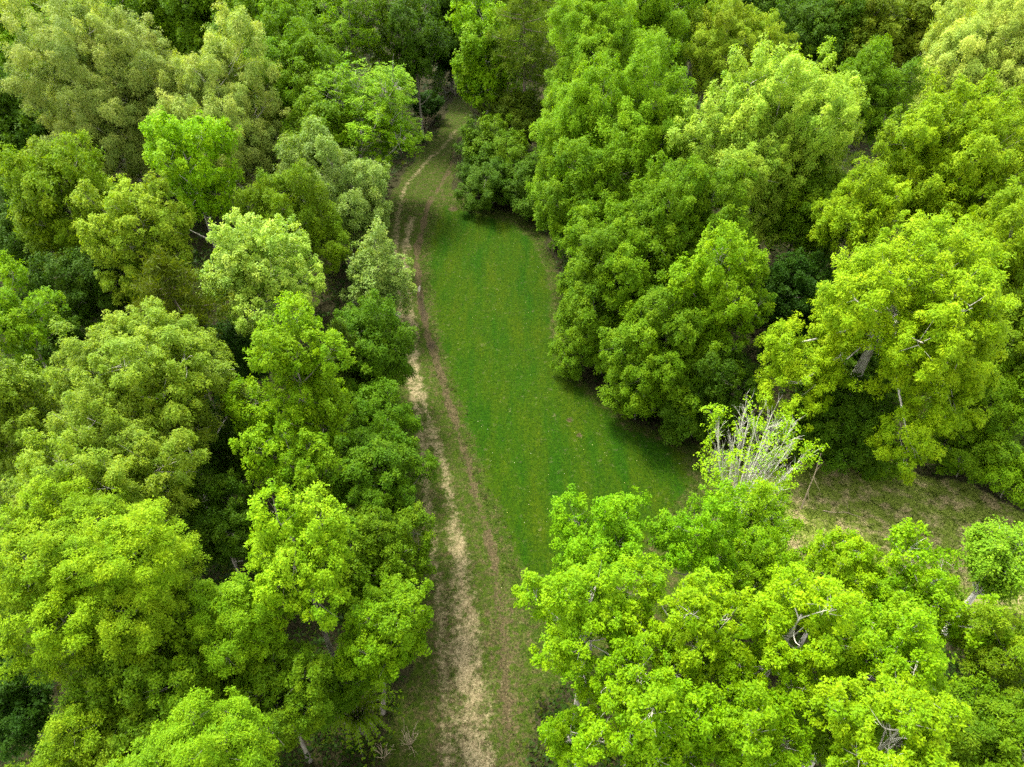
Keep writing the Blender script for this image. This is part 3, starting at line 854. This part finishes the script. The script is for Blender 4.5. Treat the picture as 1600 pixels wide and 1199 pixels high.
    (23.09,61.69,12.2,6.61,8.60,'rosette','pale','oak_tree','large pale spring oak with whitish drooping leaf tips',{}),
    (36.94,56.48,12.4,6.64,7.77,'rosette','yel','broadleaf_tree','broad golden tree below the pale corner oak',{}),
    (13.55,51.69,9.7,4.80,6.23,'broad','mid3','broadleaf_tree','fresh green tree in front of the large pale spring oak',{}),
    (8.37,49.21,6.8,4.39,5.71,'broad','mid3','broadleaf_tree','dense green tree along the middle of the lawn edge',{'dx': 1.2}),
    (15.41,42.52,9.7,3.59,6.06,'maple','emer','broadleaf_tree','emerald green tree beside the dark gap with a leaning trunk',{}),
    (26.05,57.53,7.9,3.55,5.08,'broad','mid','broadleaf_tree','green tree half hidden below the large pale spring oak',{}),
    (27.18,50.11,12.1,3.49,4.54,'rosette','yel','broadleaf_tree','golden tree just above the leaning-trunk giant',{}),
    (36.17,44.45,11.9,3.69,5.27,'rosette','yel','broadleaf_tree',"yellow crown cut by the photo's edge beside the golden trees",{}),
    (24.09,36.02,12.4,5.58,7.61,'rosette','yelb','broadleaf_tree','giant golden tree with thick pale leaning trunk exposed',{'trunk': 'lean', 'dx': 1.0, 'dy': 3.2, 'gap': (25.125, 38.706, 7.0, -0.443, -0.682, 0.582, 1.25), 'lobes': [(19.19, 35.54, 8, 2.24), (21.41, 36.43, 9.5, 1.71), (24.91, 30.69, 7.5, 1.77), (27.44, 33.2, 9, 2.13), (18.07, 37.18, 10, 1.46)]}),
    (24.67,49.41,4.1,3.36,4.37,'broad','deep2','broadleaf_tree','dark understory tree inside the gap behind the leaning giant',{}),
    (25.97,40.71,3.6,3.43,4.01,'broad','deep','broadleaf_tree','deep green understory tree underneath the leaning giant',{}),
    (35.04,39.13,7.8,3.59,5.61,'broad','olive','broadleaf_tree',"olive-green tree at the photo's edge beside the leaning giant",{}),
    (33.76,36.55,5.1,3.24,4.21,'fine','mid3','broadleaf_tree',"spreading green tree above the dry meadow at the photo's edge",{}),
    (11.42,41.27,5.9,4.19,5.17,'broad','mid3','broadleaf_tree','bushy green tree bulging onto the widening lawn',{}),
    (14.69,39.23,4.2,2.94,3.82,'broad','deep','broadleaf_tree','dark green tree by the lawn corner near the pale twiggy tree',{}),
    (7.65,45.60,3.2,2.74,2.74,'bush','mid3','bush','round green bush on the lawn edge below the dense green tree',{}),
    (5.94,50.44,2.2,1.92,2.12,'bush','mid3','bush','pale little bush projecting furthest onto the lawn',{}),
    (9.82,40.14,3.2,2.55,2.43,'bush','mid3','bush',"wide green bush at the lawn's turning corner",{}),
    (13.27,38.15,2.4,2.22,2.00,'bush','deepb','bush','dark low bush on the lawn corner before the twiggy tree',{}),
    (4.43,45.09,2.3,0.79,1.54,'sparse','mid3','sapling','thin young sapling with visible stem standing on the lawn edge',{'dx': 0.3}),
    (22.81,35.31,3.6,3.29,4.06,'broad','deepb','broadleaf_tree','deep green small tree at the dry meadow beside the twiggy tree',{}),
    (26.65,34.60,1.2,1.30,1.17,'bush','mid3','bush','low leafy bush beside the pale rock on the dry meadow',{}),
    (32.66,34.20,2.8,2.27,2.04,'bush','mid3','bush',"dark-centred bush at the dry meadow's far border",{}),
    (34.88,32.23,2.8,1.85,1.85,'bush','yg','bush',"yellow-green bush at the photo's edge above the dry meadow",{}),
    (14.38,28.59,7.0,4.22,4.22,'twiggy','yg2','twiggy_tree','half-leafed tree with many whitish bare upright branches',{'leafy': 0.08}),
    (9.77,22.35,8.4,2.09,2.99,'maple','emer4','maple_tree','emerald tree in front of the whitish twiggy tree',{}),
    (14.33,25.61,4.6,3.08,3.08,'twiggy','lime2','twiggy_tree','thinly leafed lime tree with fine whitish twigs in front of the barest twiggy tree',{'leafy': 0.5}),
    (13.82,22.04,5.9,2.10,3.00,'maple','fg2','broadleaf_tree','lime tree filling the gap below the two whitish twiggy trees',{}),
    (4.53,20.53,10.3,2.38,3.55,'maple','emer4','broadleaf_tree',"bright green tree at the foreground grove's corner next to the lawn",{}),
    (16.97,20.78,8.4,1.83,2.85,'maple','fg','broadleaf_tree',"slender lime tree on the grove's edge with the dry meadow behind",{}),
    (19.60,18.33,9.2,2.55,3.65,'maple','fg2','broadleaf_tree','dense lime tree bordering the dry meadow, middle of the grove edge',{}),
    (25.23,21.06,8.0,2.21,2.43,'twiggy','pale2','twiggy_tree','pale thin-leaved tree with fine bare twigs beside the dry meadow',{'leafy': 0.55}),
    (3.21,15.60,12.2,2.67,4.00,'maple','fg2','broadleaf_tree','lime tree with straight grey trunk and forking limbs facing the track',{'trunk': 'show', 'gap': (4.063, 16.545, 8.5, -0.113, -0.462, 0.88, 0.55)}),
    (7.22,14.88,12.3,2.26,3.23,'maple','fg','broadleaf_tree','bright yellow-lime tree next to the one with forking grey limbs',{}),
    (11.13,14.33,13.3,2.33,3.33,'maple','fg','broadleaf_tree',"yellow-lime tree with pale slanting stem in the grove's middle",{'trunk': 'show', 'gap': (12.545, 15.677, 11, -0.356, -0.444, 0.822, 0.5)}),
    (22.20,15.46,9.4,2.16,2.81,'fine','yolive','broadleaf_tree',"shaded yellow-green tree at the photo's edge behind the front grove",{}),
    (15.01,13.64,12.3,2.29,3.27,'maple','fg2','broadleaf_tree','lime tree in the grove between the pale stem and the shaded edge tree',{}),
    (5.02,11.39,12.4,2.30,2.99,'maple','fg2','broadleaf_tree','lime tree cut by the bottom edge nearest the track',{}),
    (8.94,11.33,11.4,2.06,2.67,'maple','fg2','broadleaf_tree','lime tree at the bottom edge with a dark gap beside it',{}),
    (13.03,9.91,14.4,2.28,2.97,'maple','fg','broadleaf_tree','large yellow-lime crown at the bottom edge with broken pale stem',{'trunk': 'show', 'gap': (14.307, 11.098, 12, -0.429, -0.333, 0.84, 0.55)}),
    (13.65,12.81,8.5,1.91,2.48,'fine','mid3','broadleaf_tree','shaded green tree between the two yellow-lime crowns of the bottom edge',{}),
    (20.47,12.29,8.4,2.16,2.80,'broad','mid','broadleaf_tree','dull green tree in the bottom corner of the grove',{}),
    (2.66,13.48,5.6,1.42,2.03,'maple','fg2','broadleaf_tree','small lime tree at the brown rut by the bottom edge',{'dx': 0.8}),
]
for ix, a in enumerate(TREES):
    make_tree(ix, *a)
print('tree triangles', TRI[0])

# ------------------------------------------------------------------ undergrowth on the forest floor (uncountable)
def undergrowth():
    rg = np.random.default_rng(5)
    n = 42000
    y = 6 + 150 * rg.uniform(0, 1, n) ** 1.35
    x = rg.uniform(-1, 1, n) * (18 + .82 * y)
    pts = np.stack([x, y], 1)
    d = sdist(pts, CLEAR)
    keep = d < .8 - 1.3 * rg.uniform(0, 1, n)
    den = wob(x, y, .45, 2.0) + .8 * (np.abs(d) < 5)
    keep &= den > rg.uniform(-1.3, .3, n)
    pts = pts[keep]; d = d[keep]
    m = len(pts)
    h = rg.gamma(2.0, .45, m) * np.clip(.5 + .12 * np.abs(d), .5, 1.4)
    c = np.column_stack([pts, h])
    nn = norm(np.column_stack([rg.normal(0, .4, m), rg.normal(0, .4, m), np.ones(m)]))
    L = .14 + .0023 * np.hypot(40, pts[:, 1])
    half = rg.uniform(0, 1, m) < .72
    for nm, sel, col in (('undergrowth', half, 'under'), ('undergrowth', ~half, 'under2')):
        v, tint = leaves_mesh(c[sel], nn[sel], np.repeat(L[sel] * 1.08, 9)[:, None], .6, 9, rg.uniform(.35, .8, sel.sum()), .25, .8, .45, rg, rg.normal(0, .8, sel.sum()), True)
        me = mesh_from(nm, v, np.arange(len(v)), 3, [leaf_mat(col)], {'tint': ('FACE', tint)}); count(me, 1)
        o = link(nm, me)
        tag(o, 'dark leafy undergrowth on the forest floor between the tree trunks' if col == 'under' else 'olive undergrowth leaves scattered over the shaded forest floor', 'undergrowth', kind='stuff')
undergrowth()

# ------------------------------------------------------------------ grass blades
def plain_mat(name, stops, rough=.8, trans=.25):
    m = bpy.data.materials.new(name)
    nt, N, L = nodes_of(m)
    at = N('ShaderNodeAttribute'); at.attribute_name = 'tint'
    r = N('ShaderNodeValToRGB')
    while len(r.color_ramp.elements) < len(stops):
        r.color_ramp.elements.new(.5)
    for e, (p, c) in zip(r.color_ramp.elements, stops):
        e.position = p; e.color = (*c, 1)
    L(at.outputs['Fac'], r.inputs[0])
    p = N('ShaderNodeBsdfPrincipled'); p.inputs['Roughness'].default_value = rough; p.inputs['Specular IOR Level'].default_value = .15
    L(r.outputs[0], p.inputs['Base Color'])
    tr = N('ShaderNodeBsdfTranslucent'); L(r.outputs[0], tr.inputs['Color'])
    mx = N('ShaderNodeMixShader'); mx.inputs[0].default_value = trans
    L(p.outputs[0], mx.inputs[1]); L(tr.outputs[0], mx.inputs[2])
    out = N('ShaderNodeOutputMaterial'); L(mx.outputs[0], out.inputs['Surface'])
    return m

def ground_z(pts):
    return masks(pts)['z']

def blades(name, pts, ln, lean, w, tint, mat, label, rg):
    n = len(pts)
    z = ground_z(pts)
    p = np.column_stack([pts, z - .01])
    th = rg.uniform(0, 2 * math.pi, n)
    d = norm(np.column_stack([np.cos(th) * lean, np.sin(th) * lean, np.ones(n)]))
    sd = np.column_stack([-np.sin(th), np.cos(th), np.zeros(n)]) * w[:, None]
    tip = p + d * ln[:, None]
    v = np.stack([p - sd, p + sd, tip], 1).reshape(-1, 3)
    me = mesh_from(name, v, np.arange(len(v)), 3, [mat], {'tint': ('FACE', np.clip(tint, 0, 1))}); count(me, 1)
    o = link(name, me)
    tag(o, label, 'grass', kind='stuff')

def scatter(n, x0, x1, y0, y1, rg, power=1.5):
    y = y0 + (y1 - y0) * rg.uniform(0, 1, n) ** power
    return np.stack([rg.uniform(x0, x1, n), y], 1)

def grass():
    rg = np.random.default_rng(11)
    p = scatter(260000, -10, 17, 14, 76, rg)
    M = masks(p)
    k = (M['dl'] > -.4)
    p, M2 = p[k], M['lawn'][k]
    n = len(p)
    patch = wob(p[:, 0], p[:, 1], .55, 2.4) * .5 + wob(p[:, 0], p[:, 1], 1.9, .4) * .3
    lm = plain_mat('lawn_blades', [(0, (.005, .025, .0002)), (.5, (.012, .043, .0004)), (.8, (.028, .058, .001)), (1, (.055, .080, .003))])
    blades('lawn_grass', p, rg.uniform(.05, .13, n), rg.uniform(.3, 1.4, n), rg.uniform(.010, .02, n), .42 + .22 * patch + rg.normal(0, .14, n), lm,
           'short bright green grass of the lawn', rg)
    p = scatter(330000, -15, 46, 10, 100, rg, 1.3)
    M = masks(p)
    k = (M['dc'] > -.5) & (M['dl'] < .5) & (rg.uniform(0, 1, len(p)) > .92 * np.maximum(M['sand'], .75 * M['brown']))
    p = p[k]; dry = M['dry'][k]; n = len(p)
    patch = wob(p[:, 0], p[:, 1], .8, 1.4) * .5 + wob(p[:, 0], p[:, 1], 2.3, .9) * .4
    rm = plain_mat('rough_blades', [(0, (.008, .02, .001)), (.45, (.026, .046, .002)), (.72, (.055, .06, .010)), (1, (.20, .155, .075))])
    blades('rough_grass', p, rg.uniform(.06, .2, n) * (1 + .5 * dry), rg.uniform(.4, 2.2, n), rg.uniform(.010, .022, n),
           .36 + .28 * patch + .10 * dry + rg.normal(0, .15, n), rm, 'tufted olive and straw grass along the track and dry meadow', rg)
    # tiny pale flowers
    p = scatter(420, -10, 17, 14, 72, rg, 1.2)
    p = p[masks(p)['dl'] > -1.0]
    c = np.column_stack([p, ground_z(p) + .1])
    m = len(p)
    s = rg.uniform(.012, .024, m)[:, None]
    th = rg.uniform(0, 6.28, m)
    a = np.column_stack([np.cos(th), np.sin(th), np.zeros(m)]) * s; b = np.column_stack([-np.sin(th), np.cos(th), np.full(m, .3)]) * s
    v = np.stack([c - a, c - b, c + a, c + b], 1).reshape(-1, 3)
    fm = plain_mat('flower_petals', [(0, (.5, .5, .36)), (1, (.55, .5, .12))])
    me = mesh_from('wildflowers', v, np.arange(len(v)), 4, [fm], {'tint': ('FACE', rg.uniform(0, 1, m))}); count(me)
    tag(link('wildflowers', me), 'tiny pale flowers dotted over the lawn', 'flowers', kind='stuff')
    # low weeds along the lawn's edges and the rut
    p = scatter(9500, -12, 40, 12, 90, rg, 1.3)
    M = masks(p)
    k = (M['dc'] > -.8) & ((np.abs(M['dl']) < .8) | (M['dc'] < 1.6) | (M['dry'] > .5)) & (M['sand'] < .4) & (rg.uniform(0, 1, len(p)) < .75)
    p = p[k]; m = len(p)
    c = np.column_stack([p, ground_z(p) + rg.uniform(.08, .35, m)])
    nn = norm(np.column_stack([rg.normal(0, .3, m), rg.normal(0, .3, m), np.ones(m)]))
    v, tint = leaves_mesh(c, nn, .12, .5, 10, rg.uniform(.12, .3, m), .2, .8, .5, rg, rg.normal(0, .9, m))
    me = mesh_from('weeds', v, np.arange(len(v)), 4, [leaf_mat('under2')], {'tint': ('FACE', tint)}); count(me)
    tag(link('weeds', me), 'low broad-leaved weeds along the lawn and meadow edges', 'weeds', kind='stuff')
grass()

# ------------------------------------------------------------------ small things
def water_mat():
    m = bpy.data.materials.new('puddle_water')
    nt, N, L = nodes_of(m)
    p = N('ShaderNodeBsdfPrincipled')
    p.inputs['Base Color'].default_value = (.16, .14, .11, 1); p.inputs['Roughness'].default_value = .06
    p.inputs['Specular IOR Level'].default_value = .8
    nz = N('ShaderNodeTexNoise'); nz.inputs['Scale'].default_value = 4
    bp = N('ShaderNodeBump'); bp.inputs['Strength'].default_value = .06
    L(nz.outputs['Fac'], bp.inputs['Height']); L(bp.outputs[0], p.inputs['Normal'])
    out = N('ShaderNodeOutputMaterial'); L(p.outputs[0], out.inputs['Surface'])
    return m
WATER = water_mat()

def puddle(x, y, a, b, rot, label, rg):
    k = np.arange(20) * 2 * math.pi / 20
    r = 1 + .18 * np.sin(2 * k + 1) + .1 * np.sin(5 * k)
    px, py = np.cos(k) * a * r, np.sin(k) * b * r
    X = px * math.cos(rot) - py * math.sin(rot); Y = px * math.sin(rot) + py * math.cos(rot)
    zz = float(ground_z(np.array([[x, y]]))[0]) + .03
    v = np.column_stack([X, Y, np.zeros(20)])
    v = np.vstack([[0, 0, .002], v])
    f = []
    for i in range(20):
        f += [0, 1 + i, 1 + (i + 1) % 20]
    me = mesh_from('puddle', v, f, 3, [WATER])
    tag(link('puddle', me, loc=(x, y, zz)), label, 'puddle')
rg = np.random.default_rng(3)
puddle(*(-10.73,53.98), .24, .55, .15, 'pale puddle in the sandy rut beside the dense rounded tree', rg)
puddle(*(-9.18,58.42), .10, .7, .05, 'narrow dark puddle in the brown rut beside the lawn', rg)

def rock(x, y, s, label):
    rg = np.random.default_rng(int(abs(x * 100)))
    import bmesh
    bm = bmesh.new()
    bmesh.ops.create_icosphere(bm, subdivisions=3, radius=1)
    for vv in bm.verts:
        p = np.array(vv.co)
        q = 1 + .22 * math.sin(p[0] * 3 + 1) * math.cos(p[1] * 4) + .12 * math.sin(p[2] * 6 + p[0] * 5)
        vv.co = (p[0] * s[0] * q, p[1] * s[1] * q, max(-.3, p[2]) * s[2] * q)
    me = bpy.data.meshes.new('rock'); bm.to_mesh(me); bm.free()
    me.materials.append(bark_mat('pale_stone', (.30, .27, .22), (.48, .45, .38), 3))
    tag(link('rock', me, loc=(x, y, float(ground_z(np.array([[x, y]]))[0]) + .03)), label, 'rock')
rock(*(27.46,36.90), (.62, .42, .22), 'pale flat rock at the dry meadow edge under the leaning golden giant')

def stick(pts, r, name, label, cat, side=0, seed=0, mat='dead'):
    rg = np.random.default_rng(seed)
    pts = np.array(pts, float)
    base = pts[0].copy()
    P = smooth_line(pts - base, 4)
    root = bpy.data.objects.new(name, None); scene.collection.objects.link(root); root.location = base
    tag(root, label, cat)
    v, f = tubes(P[None], np.linspace(r, r * .4, len(P))[None], 7)
    link('stem', mesh_from('stem', v, f, 4, [BARK[mat]], smooth=True), root)
    for k in range(side):
        i = rg.integers(len(P) // 3, len(P) - 1)
        d = norm(rg.normal(0, 1, 3) + np.array([0, 0, .4])); l = rg.uniform(.5, 1.4)
        pl = bezier(P[i][None], (P[i] + d * l * .5 + rg.normal(0, .12, 3))[None], (P[i] + d * l)[None], 5)
        v, f = tubes(pl, np.linspace(r * .4, r * .12, 5)[None], 4)
        link('branch', mesh_from('branch', v, f, 4, [BARK[mat]], smooth=True), root)

sx, sy = (20.38,31.28)
stick([(sx, sy, 0), (sx + .12, sy + .3, 1.6), (sx + .35, sy + .7, 3.0), (sx + .5, sy + 1.2, 4.4)], .055, 'dead_sapling', 'leaning bare dead sapling beside the whitish twiggy tree', 'dead sapling', 6, 1)
sx, sy = (-5.47,15.36)
def dead_bush(x, y, n, h, label, seed):
    rg = np.random.default_rng(seed)
    root = bpy.data.objects.new('dead_bush', None); scene.collection.objects.link(root); root.location = (x, y, 0)
    tag(root, label, 'dead bush')
    for k in range(n):
        th = k * 2.4; s = rg.uniform(.15, .6)
        e = np.array([math.cos(th) * s * h, math.sin(th) * s * h, h * rg.uniform(.6, 1.1)])
        pl = bezier(np.zeros((1, 3)), (e * .5 + rg.normal(0, .12, 3))[None], e[None], 6)
        v, f = tubes(pl, np.linspace(.022, .006, 6)[None], 4)
        st = link('stem', mesh_from('stem', v, f, 4, [BARK['dead']]), root)
        for q in range(3):
            a = pl[0][rg.integers(2, 5)]; b = a + norm(e + rg.normal(0, .6, 3)) * h * rg.uniform(.2, .45)
            v, f = tubes(bezier(a[None], ((a + b) / 2 + .03)[None], b[None], 4), np.linspace(.011, .004, 4)[None], 3)
            link('twig', mesh_from('twig', v, f, 4, [BARK['dead']]), st)
dead_bush(sx, sy, 11, 1.5, 'straw-coloured dead bush on the verge below the feathery shrub', 1)
sx, sy = (-6.80,14.71)
dead_bush(sx, sy, 10, 1.1, 'low grey dead bush in the brown verge at the bottom edge', 2)
sx, sy = (-12.04,97.07)
dead_bush(sx, sy, 16, 3.2, 'tangle of brown dead branches beside the far end of the track', 3)
sx, sy = (21.78,31.00)
stick([(sx, sy, .12), (sx + .7, sy - .25, .22), (sx + 1.5, sy - .2, .16), (sx + 2.4, sy - .55, .12)], .035, 'fallen_branch', 'thin fallen branch lying in the dry grass beside the leaning dead sapling', 'fallen branch', 5, 4)
print('all triangles', TRI[0])
